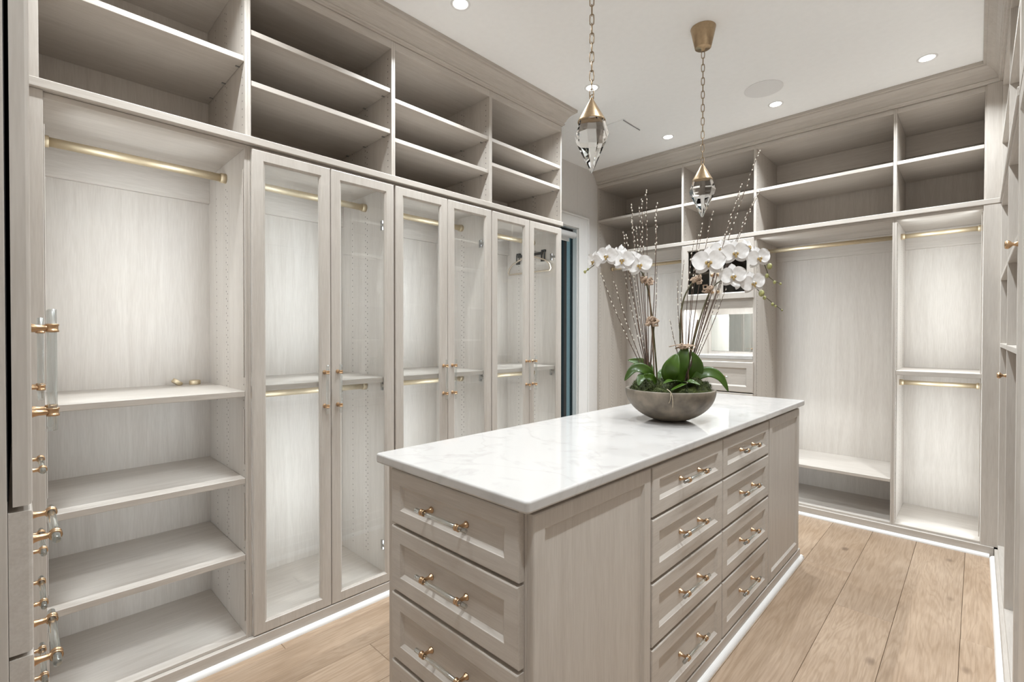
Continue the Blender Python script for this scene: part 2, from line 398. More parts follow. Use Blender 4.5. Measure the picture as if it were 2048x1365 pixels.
# left wall with its window opening
WY0, WY1, WZ0, WZ1 = 2.80, 3.665, .45, 2.31
wl = MB()
wl.box(XW-.16, XW, YWF-.1, WY0, 0, CZ); wl.box(XW-.16, XW, WY1, YWB+.1, 0, CZ)
wl.box(XW-.16, XW, WY0, WY1, WZ1, CZ); wl.box(XW-.16, XW, WY0, WY1, 0, WZ0)
structure('wall_left', wl, WALL, 'greige painted wall with tall window')
structure('wall_back', MB().box(XW, XWR, YWB, YWB+.1, 0, CZ), WALL)
structure('wall_right', MB().box(XWR, XWR+.1, YWF-.1, YWB+.1, 0, CZ), WALL)
structure('wall_front', MB().box(XW, XWR, YWF-.1, YWF, 0, CZ), WALL)
d1 = structure('door_1', shaker(frame((.02, YWF+.002, .01), (-1, 0, 0), (0, 1, 0)), .86, 2.05, .03, .12), WHITE, 'white panelled entry door')
link('knob', KNOB_ME, d1, frame((-.77, YWF+.032, 1.0), (-1, 0, 0), (0, 1, 0)))
# window: casing, frame, panes, roller shade
YM = 3.545
win = structure('window_1', MB().box(XW-.08, XW-.05, WY0, WY0+.05, WZ0, WZ1).box(XW-.08, XW-.05, WY1-.008, WY1, WZ0, WZ1)
                .box(XW-.08, XW-.05, WY0+.05, WY1-.008, WZ1-.03, WZ1).box(XW-.08, XW-.05, WY0+.05, WY1-.008, WZ0, WZ0+.05)
                .box(XW-.082, XW-.046, YM-.02, YM+.02, WZ0+.05, WZ1-.03), BLACK, 'tall black framed window with white roller shade')
for a, b in ((WY0+.05, YM-.02), (YM+.02, WY1-.008)):
    part('pane', MB().box(XW-.068, XW-.062, a, b, WZ0+.05, WZ1-.03), WINGL, win)
cas = MB()
cw = .125
for a, b, z0, z1 in ((WY0-cw, WY0, WZ0-.1, WZ1+.10), (WY1+.005, WY1+cw+.03, WZ0-.1, WZ1+.10), (WY0, WY1+.005, WZ1, WZ1+.10)):
    cas.box(XW, XW+.018, a, b, z0, z1, .003)
cas.box(XW, XW+.028, WY1+cw+.018, WY1+cw+.034, WZ0-.1, WZ1+.115, .004).box(XW, XW+.028, WY0-cw, WY1+cw+.034, WZ1+.10, WZ1+.118, .004)
part('casing', cas, WHITE, win)
rev = MB().box(XW-.049, XW+.001, WY1-.006, WY1+.004, WZ0, WZ1, .001).box(XW-.049, XW+.001, WY0, WY1, WZ1-.006, WZ1+.001, .001)
part('reveal', rev, WHITE, win)
part('sill', MB().box(XW-.049, XW+.05, WY0-.1, WY1+.1, WZ0-.03, WZ0, .004), WHITE, win)
sh = part('roller_shade', MB().tube([(XW-.012, WY0+.01, WZ1-.072), (XW-.012, WY1-.035, WZ1-.072)], .030, 20).box(XW-.040, XW-.036, WY0+.02, WY1-.075, WZ1-.13, WZ1-.072), PLAST, win, True, 'rolled white window shade')

# quarter-round along the cabinet bases
def qround(mb, pts, r=.02):
    """pts: path on the floor (back line); out = side of the room for each segment by left normal"""
    prof = [(0, 0)]+[(r*math.cos(t*PI/12), r*math.sin(t*PI/12)) for t in range(0, 7)]
    return sweep(mb, prof, pts, 0.)
def sweep(mb, prof, path, z, side=1):
    """prof: (outward, up); outward is to the left of the travel direction (side=1)"""
    n = len(path); P = [Vector((p[0], p[1])) for p in path]; offs = []
    for i in range(n):
        ds = []
        if i > 0: ds.append((P[i]-P[i-1]).normalized())
        if i < n-1: ds.append((P[i+1]-P[i]).normalized())
        ns = [Vector((-d.y, d.x))*side for d in ds]
        o = ns[0] if len(ns) == 1 else (ns[0]+ns[1])/(1+ns[0].dot(ns[1]))
        offs.append(o)
    vs, fs, k = [], [], len(prof)
    for i in range(n):
        for a, h in prof: q = P[i]+offs[i]*a; vs.append((q.x, q.y, z+h))
    for i in range(n-1):
        for j in range(k): fs.append((i*k+j, i*k+(j+1) % k, (i+1)*k+(j+1) % k, (i+1)*k+j))
    fs.append(tuple(range(k))); fs.append(tuple((n-1)*k+j for j in range(k)))
    return mb.add(vs, fs)
XD, XC, YF, YC = -2.118, -2.137, 3.98, 4.0
XR = .094
YL = .0148           # face plane of the run of tall cabinets beside the entry
structure('baseboard_left', qround(MB(), [(XD, 2.71), (XD, .055)]), WHITE, 'white quarter-round trim along left cabinets')
structure('baseboard_back', qround(MB(), [(.06, YF), (XW, YF)]), WHITE, 'white quarter-round trim along back cabinets')
structure('baseboard_right', qround(MB(), [(.08, .1), (.08, YF-.021)]), WHITE, 'white quarter-round trim along right cabinets')

# crown moulding
cp = [(-.012, 2.772), (.004, 2.772), (.006, 2.779), (.012, 2.781), (.014, 2.790), (.010, 2.796), (.017, 2.806), (.021, 2.820), (.030, 2.840), (.044, 2.858), (.058, 2.869), (.060, 2.877), (.070, 2.880), (.072, CZ-.0005), (-.012, CZ-.0005)]
cp = [(a*1.1, 2.7855+(h-2.772)*(CZ-2.7855)/(CZ-2.772)) for a, h in cp]
structure('trim_1', sweep(MB(), cp, [(XW, 2.70), (XC+.013, 2.70), (XC+.013, YL), (-.94, YL), (-.94, -.62)], 0.), WY, 'taupe crown moulding over left cabinets')
structure('trim_2', sweep(MB(), cp, [(XR-.004, -.62), (XR-.004, YC-.013), (XW, YC-.013)], 0.), WX, 'taupe crown moulding over back and right cabinets')

# ================================================================== left run
XB = -2.655
YS = [.064, .659, 1.332, 2.008, 2.698]     # middle of every upright (ends: outer faces)
HT = .0108                                  # half an upright
ZL0, ZL1 = 2.077, 2.108                     # ledge
lg = tag(part('ledge_shelf', MB().box(XB, -2.112, .02, 2.702, ZL0, ZL1, .003), WY, None), 'long taupe ledge board between lower wardrobes and upper cubbies, left wall', 'ledge')
stile = tag(part('filler_stile', MB().box(XC+.0006, XC+.012, .022, .0640, .0625, ZL0-.0005, .001), WZ, None), 'narrow taupe filler strip left of open wardrobe bay', 'filler strip')
stile2 = tag(part('filler_stile', MB().box(XC+.0125, XC+.020, .022, .0550, ZL1+.0005, 2.785, .001), WZ, None), 'short taupe filler strip beside upper cubbies, left wall corner', 'filler strip')
plinth = tag(part('plinth', MB().box(XB, XD, .022, 2.70, .0, .062, .002), WY, None), 'taupe plinth board under left wardrobes', 'plinth')
names = ['open wardrobe bay with three lower shelves and one rod, left wall', 'glass-door wardrobe beside the open shelf bay', 'middle glass-door wardrobe of the left wall', 'glass-door wardrobe next to the window, velvet hanger inside']
for k in range(4):
    a, b = YS[k]+(0 if k == 0 else .0001), YS[k+1]-.0001
    if k == 0: a = .0530
    yi, yj = a+HT, b-HT
    t = thing('open_wardrobe' if k == 0 else 'glass_wardrobe', names[k], 'wardrobe', (-2.4, (a+b)/2, .0), None if k == 0 else 'glass-door wardrobes')
    board('side_panel', t, WZ, XB, XC, a, yi, .0625, ZL0-.001)
    board('side_panel', t, WZ, XB, XC, yj, b, .0625, ZL0-.001)
    board('back_panel', t, WZ, XB-.012, XB, a, b, .0625, ZL0-.001)
    board('bottom_panel', t, WY, XB, XC, yi, yj, .0625, .0755)
    board('top_panel', t, WY, XB, XC-.001, yi, yj, ZL0-.020, ZL0-.001)
    board('top_rail', t, WY, XB, XB+.019, yi, yj, 1.93, ZL0-.0205)
    hc = [(-2.53, 0), (-2.385, .012), (-2.365, 0), (-2.158, 0)]
    holes(t, 'y', yj, hc, .14, 1.95, -1)
    if k: holes(t, 'y', yi, hc, .14, 1.95, 1)
    rod(t, (-2.385, yi, 1.992), (-2.385, yj, 1.992))
    if k == 0:
        for z in (1.075, .720, .406): board('shelf', t, WY, XB, XC-.003, yi+.0005, yj-.0005, z-.0235, z, .0015)
    else:
        board('shelf', t, WY, XB, XC-.003, yi+.0005, yj-.0005, 1.068, 1.093, .0015)
        rod(t, (-2.385, yi, 1.03), (-2.385, yj, 1.03))
    for y, s in ((yi+.003, 1), (yj-.003, -1)):
        for za, zb in (((.13, .34), (.46, .655), (.775, 1.0), (1.13, ZL0-.10)) if k == 0 else ((.13, 1.0), (1.15, ZL0-.10))):
            led(t, XC-.012, y, za, zb, (-.6, .8*s, 0))
    if k:
        da, db = (.671, 1.3305) if k == 1 else ((1.3395, 2.0085) if k == 2 else (2.0145, 2.690))
        mid = (da+db)/2
        for j, (p, q) in enumerate(((da, mid-.0012), (mid+.0012, db))):
            M = frame((XC+.0008, q, .0655), (0, -1, 0), (1, 0, 0)); w = q-p; h = 2.0625-.0655; T = XD-XC-.001
            d = part('door', shaker(M, w, h, T, .0425, True, .008, .007), WZ, t)
            part('pane', MB().box(.0425+.0045, w-.047, .003, .0065, .047, h-.047, .0003, M), PANE, d, label='clear glass pane')
            handle(d, M, w-.030 if j == 1 else .030, T, .995, True)
            for hz in (.16, .98, 1.80):
                hx = .012 if j == 1 else w-.012
                link('hinge', HINGE_ME, d, M @ Matrix.Translation((hx+(.012 if j == 1 else -.012), -.001, hz)))
# upper cubbies, left
PIN_ME = MB().box(-.004, .004, -.0078, .0078, -.0016, .0016, .0005).mesh('shelf_pin', STEEL)
upl = [(.0440, YS[1], [2.430], 'wide upper cubby with one shelf in the left corner', 1),
       (YS[1], YS[2], [2.548, 2.342], 'upper cubby with two shelves above the first glass wardrobe', 2),
       (YS[2], YS[3], [2.508, 2.308], 'upper cubby with two shelves above the middle glass wardrobe', 2),
       (YS[3], YS[4], [2.508, 2.360], 'upper cubby with low shelf pair at crown end by window', 2)]
for k, (a, b, zs, lab, nn) in enumerate(upl):
    a += .0001; b -= .0001; yi, yj = a+HT, b-HT; z0 = ZL1+.0005
    t = thing('cubby_unit', lab, 'shelf unit', (-2.4, (a+b)/2, z0), 'upper cubbies on the left wall')
    board('side_panel', t, WZ, XB, XC+.012, a, yi, z0, 2.785); board('side_panel', t, WZ, XB, XC+.012, yj, b, z0, 2.785)
    board('back_panel', t, WZ, XB-.012, XB, a, b, z0, 2.785)
    board('top_panel', t, WY, XB, XC+.0115, yi, yj, 2.745, 2.785)
    for z in zs: board('shelf', t, WY, XB, XC+.004, yi+.0005, yj-.0005, z-.022, z, .0015)
    holes(t, 'y', yj, [(-2.53, 0), (-2.385, .012), (-2.365, 0), (-2.158, 0)], 2.16, 2.73, -1)
    for z in zs:
        for x in (-2.19, -2.38, -2.57): link('shelf_pin', PIN_ME, t, Matrix.Translation((x, yj-.0083, z-.0239)))
tag(part('rod_socket', MB().lathe([(.021, 0), (.022, .002), (.022, .018), (.018, .020), (.016, .006)], 18, Matrix.Translation((-2.600, .575, 1.0755))), RODM, None, True), 'spare brass rod socket standing upright on shelf', 'rod socket', 'spare brass sockets')
tag(part('rod_socket', MB().lathe([(.021, 0), (.022, .002), (.022, .018), (.018, .020), (.016, .006)], 18, Matrix.Translation((-2.600, .512, 1.0965)) @ Matrix.Rotation(2.5, 4, 'X')), RODM, None, True), 'spare brass rod socket lying tilted on shelf', 'rod socket', 'spare brass sockets')
# black bracket and velvet hanger on the last wardrobe's far side
yh = YS[4]-HT
br = MB(); cxh = -2.40
br.box(cxh-.125, cxh+.125, yh-.022, yh-.016, 1.895, 1.915, .002)
for s in (-1, 1):
    br.box(cxh+s*.125-.018, cxh+s*.125+.018, yh-.018, yh-.0005, 1.915, 1.93, .002)
    for u in (-.018, .010): br.box(cxh+s*.125+u, cxh+s*.125+u+.008, yh-.020, yh-.012, 1.845, 1.918, .001)
    br.box(cxh+s*.125-.018, cxh+s*.125+.018, yh-.020, yh-.012, 1.845, 1.862, .001)
tag(part('hanger_bracket', br, BLACK, None), 'black slotted bracket holding the hanger inside end wardrobe', 'bracket')
hp = []
for u, v in ((-.21, 0), (-.20, -.012), (.20, -.012), (.21, 0), (.20, .03), (.165, .062), (.10, .085), (0, .115), (-.10, .085), (-.165, .062), (-.20, .03)):
    hp.append((cxh+u, yh-.034, 1.785+v))
hg = MB().tube(hp, .0062, 6, closed=True)
hg.tube([(cxh, yh-.034, 1.90), (cxh, yh-.034, 1.935), (cxh+.02, yh-.032, 1.955), (cxh+.03, yh-.03, 1.935)], .0025, 6)
tag(part('clothes_hanger', hg, VELVET, None, True), 'slim tan velvet clothes hanger inside end wardrobe', 'hanger')

# ================================================================== back run
YB = 4.535
XS = [-2.700, -1.830, -1.248, -.3945, .0305]
tag(part('ledge_shelf', MB().box(XW+.001, .0925, 3.985, YB, 2.079, 2.111, .003), WX, None), 'long pale ledge board under the back wall cubbies', 'ledge')
tag(part('plinth', MB().box(XW+.001, .079, YF, YB, 0, .062, .002), WX, None), 'pale plinth board under back wall wardrobes', 'plinth')
tag(part('filler_stile', MB().box(.021, .125, YC-.012, YC-.0005, .0625, 2.0785, .001), WZ, None), 'tall pale filler strip in the right corner below ledge', 'filler strip')
tag(part('filler_stile', MB().box(.029, .125, YC-.012, YC-.0005, 2.1115, 2.785, .001), WZ, None), 'pale filler strip in the right corner above ledge', 'filler strip')
labs = ['hanging bay with rod behind the orchids, next to window wall', 'vanity cabinet with smoked glass doors, mirrored niche and drawer', 'wide hanging bay with low bench shelf behind island', 'bright double-rod hanging bay in the right corner']
nm = ['hanging_wardrobe', 'vanity_cabinet', 'hanging_wardrobe', 'hanging_wardrobe']
for k in range(4):
    a, b = XS[k]+.0002, XS[k+1]-.0002
    xi, xj = a+HT, b-HT
    t = thing(nm[k], labs[k], 'vanity' if k == 1 else 'wardrobe', ((a+b)/2, 4.27, 0), None if k == 1 else 'open hanging wardrobes on the back wall')
    ztop = 2.0785
    board('side_panel', t, WZ, a, xi, YC, YB, .0625, ztop); board('side_panel', t, WZ, xj, b, YC, YB, .0625, ztop)
    board('back_panel', t, WZ, a, b, YB, YB+.012, .0625, ztop)
    board('bottom_panel', t, WX, xi, xj, YC, YB, .0625, .0755)
    hc = [(YC+.03, 0), (4.245, .012), (4.265, 0), (4.42, 0)]
    if k != 1:
        board('top_panel', t, WX, xi, xj, YC+.001, YB, ztop-.019, ztop)
        board('top_rail', t, WX, xi, xj, YB-.019, YB, 1.93, ztop-.0195)
        holes(t, 'x', xi, hc, .14, 1.95, 1)
        rod(t, (xi, 4.24, 1.985), (xj, 4.24, 1.985), .0155)
    if k == 2:
        board('shelf', t, WX, xi, xj, YC+.0, YB, .340, .362, .002)
    if k == 3:
        board('shelf', t, WX, xi, xj, YC+.002, YB, 1.048, 1.077, .0015)
        rod(t, (xi, 4.24, .985), (xj, 4.24, .985), .0155)
        led(t, xi+.006, YC+.010, .10, 2.04, (.8, .6, 0)); led(t, xj-.006, YC+.010, .10, 2.04, (-.8, .6, 0))
    if k in (0, 2):
        led(t, xi+.004, YC+.010, .10, 2.04, (.8, .6, 0))
    if k == 1:
        yf = YC-.001; T = .019
        board('top_panel', t, WX, xi, xj, YC+.001, YB, ztop-.019, ztop)
        board('divider_panel', t, WX, xi, xj, YC+.001, YB, 1.580, 1.600)
        board('valance', t, WX, xi, xj, YC, YC+.019, 1.524, 1.5795)
        board('shelf', t, WX, xi, xj, YC+.02, YB-.002, 1.82, 1.838)
        board('counter_slab', t, QUARTZ, xi, xj, YC-.004, YB, 1.118, 1.147, .002)
        board('mirror', t, MIRROR, xi+.03, xj-.004, YB-.006, YB-.001, 1.165, 1.50, .0005, 'mirror lining the niche')
        mid = (a+b)/2
        for p, q, s in ((a+.002, mid-.0012, 1), (mid+.0012, b-.002, 0)):
            M = frame((q, yf, 1.600), (-1, 0, 0), (0, -1, 0)); w = q-p; h = 2.071-1.600
            d = part('door', shaker(M, w, h, T, .046, True, .008, .008), WZ, t)
            part('pane', MB().box(.05, w-.05, .003, .0065, .05, h-.05, .0003, M), SMOKE, d, label='dark smoked glass pane')
            for kz in (.06, .20): link('knob', KNOB_ME, d, M @ Matrix.Translation((.022 if s else w-.022, T, kz)), 'small brass knob')
        for z0, z1 in ((.857, 1.096), (.60, .850), (.34, .593), (.075, .333)):
            M = frame((b-.003, yf, z0), (-1, 0, 0), (0, -1, 0)); w = b-a-.006
            d = part('drawer', shaker(M, w, z1-z0, T, .046), WX, t); handle(d, M, w/2, T, (z1-z0)/2)
        board('drawer_rail', t, WX, xi, xj, YC, YC+.019, 1.0965, 1.1175)
        part('puck_light', MB().lathe([(.024, 0), (.026, .004), (.026, .010)], 20, Matrix.Translation((mid+.09, 4.20, 1.5695))), LENS, t)
        mb = MB().box(xi+.02, xj-.02, YC+.03, YC+.045, 1.573, 1.5795, .0005); part('led_strip', mb, LEDM, t)
        area('led_light', (mid, YC+.04, 1.570), (0, .25, -1), xj-xi-.05, .012, 4.2, COOL, t, spread=PI*.95, up=(0, 1, 0))
        area('puck_lamp', (mid+.09, 4.20, 1.566), (0, 0, -1), .04, .04, 1.2, COOL, t, shape='DISK', up=(0, 1, 0))
upb = [(0, 'upper cubby of the back wall beside the window wall'), (1, 'narrow upper cubby above the vanity cabinet'), (2, 'wide upper cubby above the bench bay'), (3, 'upper cubby in the right corner of the back wall')]
for k, lab in upb:
    a, b = XS[k]+.0002, XS[k+1]-.0002
    xi, xj = a+HT*.8, b-HT*.8; z0 = 2.1115
    t = thing('cubby_unit', lab, 'shelf unit', ((a+b)/2, 4.27, z0), 'upper cubbies on the back wall')
    board('side_panel', t, WZ, a, xi, YC-.006, YB, z0, 2.785)
    board('side_panel', t, WZ, xj, b, YC-.006 if k < 3 else YC, YB, z0, 2.785)
    board('back_panel', t, WZ, a, b, YB, YB+.012, z0, 2.785)
    board('top_panel', t, WX, xi, xj, YC-.0055 if k < 3 else YC, YB, 2.752, 2.785)
    board('top_rail', t, WX, xi, xj, YB-.019, YB, 2.60, 2.7515)
    board('shelf', t, WX, xi+.0005, xj-.0005, YC-.002, YB-.02, 2.417, 2.440, .0015)
    holes(t, 'x', xi, [(YC+.03, 0), (4.265, 0)], 2.16, 2.73, 1)

# ================================================================== right run
tag(part('plinth', MB().box(.080, .098, .08, 3.96, 0, .062, .002), WY, None), 'pale plinth board under right wall shelving', 'plinth')
tag(part('ledge_shelf', MB().box(.086, .64, 2.262, 3.984, 2.079, 2.111, .003), WY, None), 'pale ledge board along right wall shelving', 'ledge')
YR = [2.262, 3.082, 3.9860]
rl = ['open shelf bay on right wall beside the knobbed cabinet', 'open shelf bay on right wall next to the corner filler']
for k in range(2):
    a, b = YR[k]+.0002, YR[k+1]-.0002; yi, yj = a+HT, b-HT
    t = thing('shelf_bay', rl[k], 'shelving', (.37, (a+b)/2, 0), 'open shelf bays on the right wall')
    board('side_panel', t, WZ, XR, .64, a, yi, 0.0625, 2.0785); board('side_panel', t, WZ, XR, .64, yj, b, 0.0625, 2.0785)
    board('back_panel', t, WZ, .64, .652, a, b, 0.0625, 2.0785)
    board('bottom_panel', t, WY, XR, .64, yi, yj, .063, .082)
    for z in (1.262, 1.648): board('shelf', t, WY, XR, .64, yi, yj, z-.022, z, .0015)
    board('top_panel', t, WY, XR, .64, yi, yj, 2.0595, 2.0785)
    u = thing('cubby_unit', ['upper cubby above the right wall bay beside knobbed cabinet', 'upper cubby above the right wall bay in the corner'][k], 'shelf unit', (.37, (a+b)/2, 2.1115), 'upper cubbies on the right wall')
    board('side_panel', u, WZ, XR, .64, a, yi, 2.1115, 2.785); board('side_panel', u, WZ, XR, .64, yj, b, 2.1115, 2.785)
    board('back_panel', u, WZ, .64, .652, a, b, 2.1115, 2.785)
    board('top_panel', u, WY, XR, .64, yi, yj, 2.752, 2.785); board('shelf', u, WY, XR, .62, yi, yj, 2.418, 2.440, .0015)
tag(link('coat_knob', KNOB_ME, None, frame((XR, 3.084, 1.125), (0, -1, 0), (-1, 0, 0))), 'small brass knob on right wall upright', 'knob')
t = thing('door_cabinet', 'tall plain door cabinet with oval brass knobs on right wall', 'cabinet', (.37, 1.2, 0))
for y0, y1 in ((.10, .119), (2.241, 2.261)): board('side_panel', t, WZ, .110, .64, y0, y1, .0625, 2.785)
board('back_panel', t, WZ, .64, .652, .10, 2.261, .0625, 2.785)
board('bottom_panel', t, WY, .110, .64, .119, 2.241, .063, .082); board('top_panel', t, WY, .110, .64, .119, 2.241, 2.752, 2.785)
n = 4; wd_ = (2.255-.104)/n
for i in range(n):
    y0 = .104+i*wd_
    for z0, z1, lo in ((.066, 2.074, 1), (2.082, 2.780, 0)):
        M = frame((.1095, y0+.0015, z0), (0, 1, 0), (-1, 0, 0)); w = wd_-.003
        d = part('door', shaker(M, w, z1-z0, .019, .06), WZ, t)
        if lo: link('knob', KNOB_ME, d, M @ Matrix.Translation((w-.03 if i % 2 else .03, .019, 1.53 if lo else .08)) @ Matrix.Diagonal((1, 1, 1, 1)), 'oval brass knob')

# ================================================================== tall cabinets beside the entry (near left)
for k, (xa, xb) in enumerate(((-.94, -1.522), (-1.526, -2.108))):
    t = thing('tall_cabinet', ['tall cabinet with acrylic pulls beside the entry', 'tall cabinet with acrylic pulls in the left corner'][k], 'cabinet', ((xa+xb)/2, -.3, 0), 'tall door and drawer cabinets beside the entry')
    yc = YL-.0245
    for p, q in ((xa, xa-.019), (xb+.019, xb)): board('side_panel', t, WZ, q, p, -.62, yc, 0, 2.785)
    board('back_panel', t, WZ, xb, xa, -.632, -.62, 0, 2.785)
    for z in (.065, 1.046, 2.08, 2.752): board('fixed_shelf', t, WX, xb+.019, xa-.019, -.62, yc-.002, z, z+.0185)
    board('gap_shade_sheet', t, GAPM, xb+.0195, xa-.0005, yc-.0, yc+.0008, 1.075, 2.74)  # black sheet painted as the shade in the gap between door and carcass
    board('plinth', t, WX, xb, xa, yc, YL, 0, .062)
    mid = (xa+xb)/2
    for z0, z1, hz in ((1.066, 2.074, .172), (2.082, 2.766, None)):
        for p, q, s in ((xa, mid+.0012, 0), (mid-.0012, xb, 1)):
            M = frame((q, YL-.0195, z0), (1, 0, 0), (0, 1, 0)); w = p-q
            d = part('door', shaker(M, w, z1-z0, .0195, .05), WZ, t)
            if hz: handle(d, M, .027 if s == 0 else w-.027, .0195, hz, True)
    for z0, z1, hz in (((.862, 1.058, .953), (.628, .856, .742), (.350, .622, .486), (.066, .344, .205)) if k == 0 else ((.862, 1.058, .953), (.676, .856, .742), (.530, .670, .605), (.30, .524, .412), (.066, .294, .18))):
        M = frame((xb+.001, YL-.024, z0), (1, 0, 0), (0, 1, 0)); w = xa-xb-.002
        d = part('drawer', shaker(M, w, z1-z0, .024, .04), WX, t); handle(d, M, w/2, .024, hz-z0)

# ================================================================== island
IX0, IX1, IY0, IY1 = -1.338, -.757, .830, 3.160
isl = thing('island_cabinet', 'taupe island cabinet with shaker drawers and acrylic pulls', 'island', ((IX0+IX1)/2, (IY0+IY1)/2, 0))
bod = MB().box(IX0, IX1, IY0, IY1, .0, .8965, .002)
part('carcass', bod, WZ, isl)
bs = MB()
bs.box(IX0-.022, IX0, IY0-.02, IY1+.02, 0, .062, .002).box(IX1, IX1+.022, IY0-.02, IY1+.02, 0, .062, .002)
bs.box(IX0, IX1, IY0-.02, IY0, 0, .062, .002).box(IX0, IX1, IY1, IY1+.02, 0, .062, .002)
part('plinth', bs, WY, isl)
q = MB(); a0, a1, b0, b1 = IX0-.022, IX1+.022, IY0-.02, IY1+.02
prof = [(0, 0)]+[(.018*math.cos(i*PI/12), .021*math.sin(i*PI/12)) for i in range(7)]
for pth in ([(a1, b0), (a0, b0)], [(a1, b1), (a1, b0)], [(a0, b0), (a0, b1)], [(a0, b1), (a1, b1)]):
    d = (Vector(pth[1])-Vector(pth[0])).normalized()*.017
    sweep(q, prof, [Vector(pth[0])-d, Vector(pth[1])+d], 0., 1)
part('quarter_round', q, WHITE, isl, label='white quarter-round at the floor')
DZ = [(.722, .882), (.5165, .7135), (.3045, .506), (.068, .294)]
ZP0, ZP1 = .068, .884
for z0, z1 in DZ:                                              # end facing the camera
    z1n = z1+(.008 if z1 > .8 else 0)
    M = frame((-1.304, IY0-.0006, z0), (1, 0, 0), (0, -1, 0)); w = 1.304-.763
    d = part('drawer', shaker(M, w, z1n-z0, .0205, .046), WX, isl); handle(d, M, w/2, .0205-.009, (z1n-z0)/2)
for y0, y1 in ((1.403, 1.986), (1.994, 2.584)):
    for z0, z1 in DZ:
        M = frame((IX1+.0006, y0, z0), (0, 1, 0), (1, 0, 0)); w = y1-y0
        d = part('drawer', shaker(M, w, z1-z0, .020, .046), WY, isl); handle(d, M, w/2, .020-.009, (z1-z0)/2)
for y0, y1 in ((.832, 1.394), (2.596, 3.150)):
    for (o, u, n) in (((IX1+.0006, y0, ZP0), (0, 1, 0), (1, 0, 0)), ((IX0-.0006, y1, ZP0), (0, -1, 0), (-1, 0, 0))):
        part('side_panel', shaker(frame(o, u, n), y1-y0, ZP1-ZP0, .020, .042, slope=.008, deep=.009), WZ, isl)
part('side_panel', shaker(frame((IX0-.0006, 2.584, ZP0), (0, -1, 0), (-1, 0, 0)), 2.584-1.403, ZP1-ZP0, .020, .042), WZ, isl)
part('side_panel', shaker(frame((-.763, IY1+.0006, ZP0), (-1, 0, 0), (0, 1, 0)), .541, ZP1-ZP0, .020, .042), WZ, isl)
# worktop with eased corners and edges
def slab(x0, x1, y0, y1, z0, z1, r, e):
    mb = MB(); prof = [(e, z0), (e*.3, z0+e*.3), (0, z0+e), (0, z1-e)]+[(e-e*math.cos(t*PI/8), z1-e+e*math.sin(t*PI/8)) for t in (1, 2, 3, 4)]
    vs = []; n = 28
    for ins, z in prof:
        for cxx, cyy, a0 in ((x1-r, y1-r, 0), (x0+r, y1-r, 90), (x0+r, y0+r, 180), (x1-r, y0+r, 270)):
            for i in range(7):
                a = math.radians(a0+15*i); vs.append((cxx+(r-ins)*math.cos(a), cyy+(r-ins)*math.sin(a), z))
    fs = []
    for j in range(len(prof)-1):
        for i in range(n): k = (i+1) % n; fs.append((j*n+i, j*n+k, (j+1)*n+k, (j+1)*n+i))
    fs.append(tuple(range(n))); fs.append(tuple((len(prof)-1)*n+i for i in range(n)))
    return mb.add(vs, fs)
CT = .927
top = tag(part('worktop', slab(-1.376, -.721, .794, 3.204, .897, CT, .012, .006), QUARTZ, None), 'polished white veined stone worktop on the island', 'worktop')

# ================================================================== ceiling fixtures
cans = [(-1.80, 1.50, 'recessed downlight in ceiling above the left glass wardrobes, far from pendants'), (-1.795, 2.59, 'recessed downlight in ceiling behind the chain of a pendant'),
        (-1.795, 3.65, 'recessed downlight in ceiling above the hanging bay by window wall'), (-1.01, 3.65, 'recessed downlight in ceiling beside round speaker'),
        (-.22, 3.65, 'recessed downlight in ceiling above the right corner bay'),
        (-.22, 2.55, 'recessed downlight out over the aisle by right wall shelving'), (-.22, 1.45, 'recessed downlight out over the aisle by knobbed cabinet'), (-.22, .40, 'recessed downlight by the entry near knobbed cabinet'), (-1.80, .45, 'recessed downlight in ceiling before the open wardrobe bay')]
trim_me = MB().lathe([(.034, .0), (.034, -.001), (.040, -.0035), (.047, -.002), (.048, 0)], 28, cap=False).mesh('trim_ring', PLAST, True)
lens_me = MB().lathe([(.0335, -.0015), (.0335, -.0005)], 28).mesh('lens', LENS)
for x, y, lab in cans:
    t = thing('recessed_light', lab, 'ceiling light', (x, y, CZ), 'recessed ceiling downlights')
    link('trim_ring', trim_me, t, Matrix.Translation((x, y, CZ))); link('lens', lens_me, t, Matrix.Translation((x, y, CZ)))
    area('downlight', (x, y, CZ-.004), (0, 0, -1), .05, .05, CAN_W, WARM, t, spread=math.radians(124), shape='DISK', up=(0, 1, 0))
tag(part('ceiling_speaker', MB().lathe([(.113, 0), (.113, -.003), (.108, -.005), (.0, -.005)], 40, Matrix.Translation((-1.005, 3.37, CZ)), cap=False), GRILLE, None), 'round white in-ceiling speaker', 'speaker')
v = thing('ceiling_vent', 'flat white ceiling vent panel with a dark slot behind pendant', 'vent', (-1.98, 3.25, CZ))
part('panel', MB().box(-2.10, -1.88, 3.12, 3.34, CZ-.006, CZ-.0003, .002), CEIL, v)
part('slot', MB().box(-1.887, -1.881, 3.12, 3.36, CZ-.012, CZ-.0063, .001), STEEL, v)

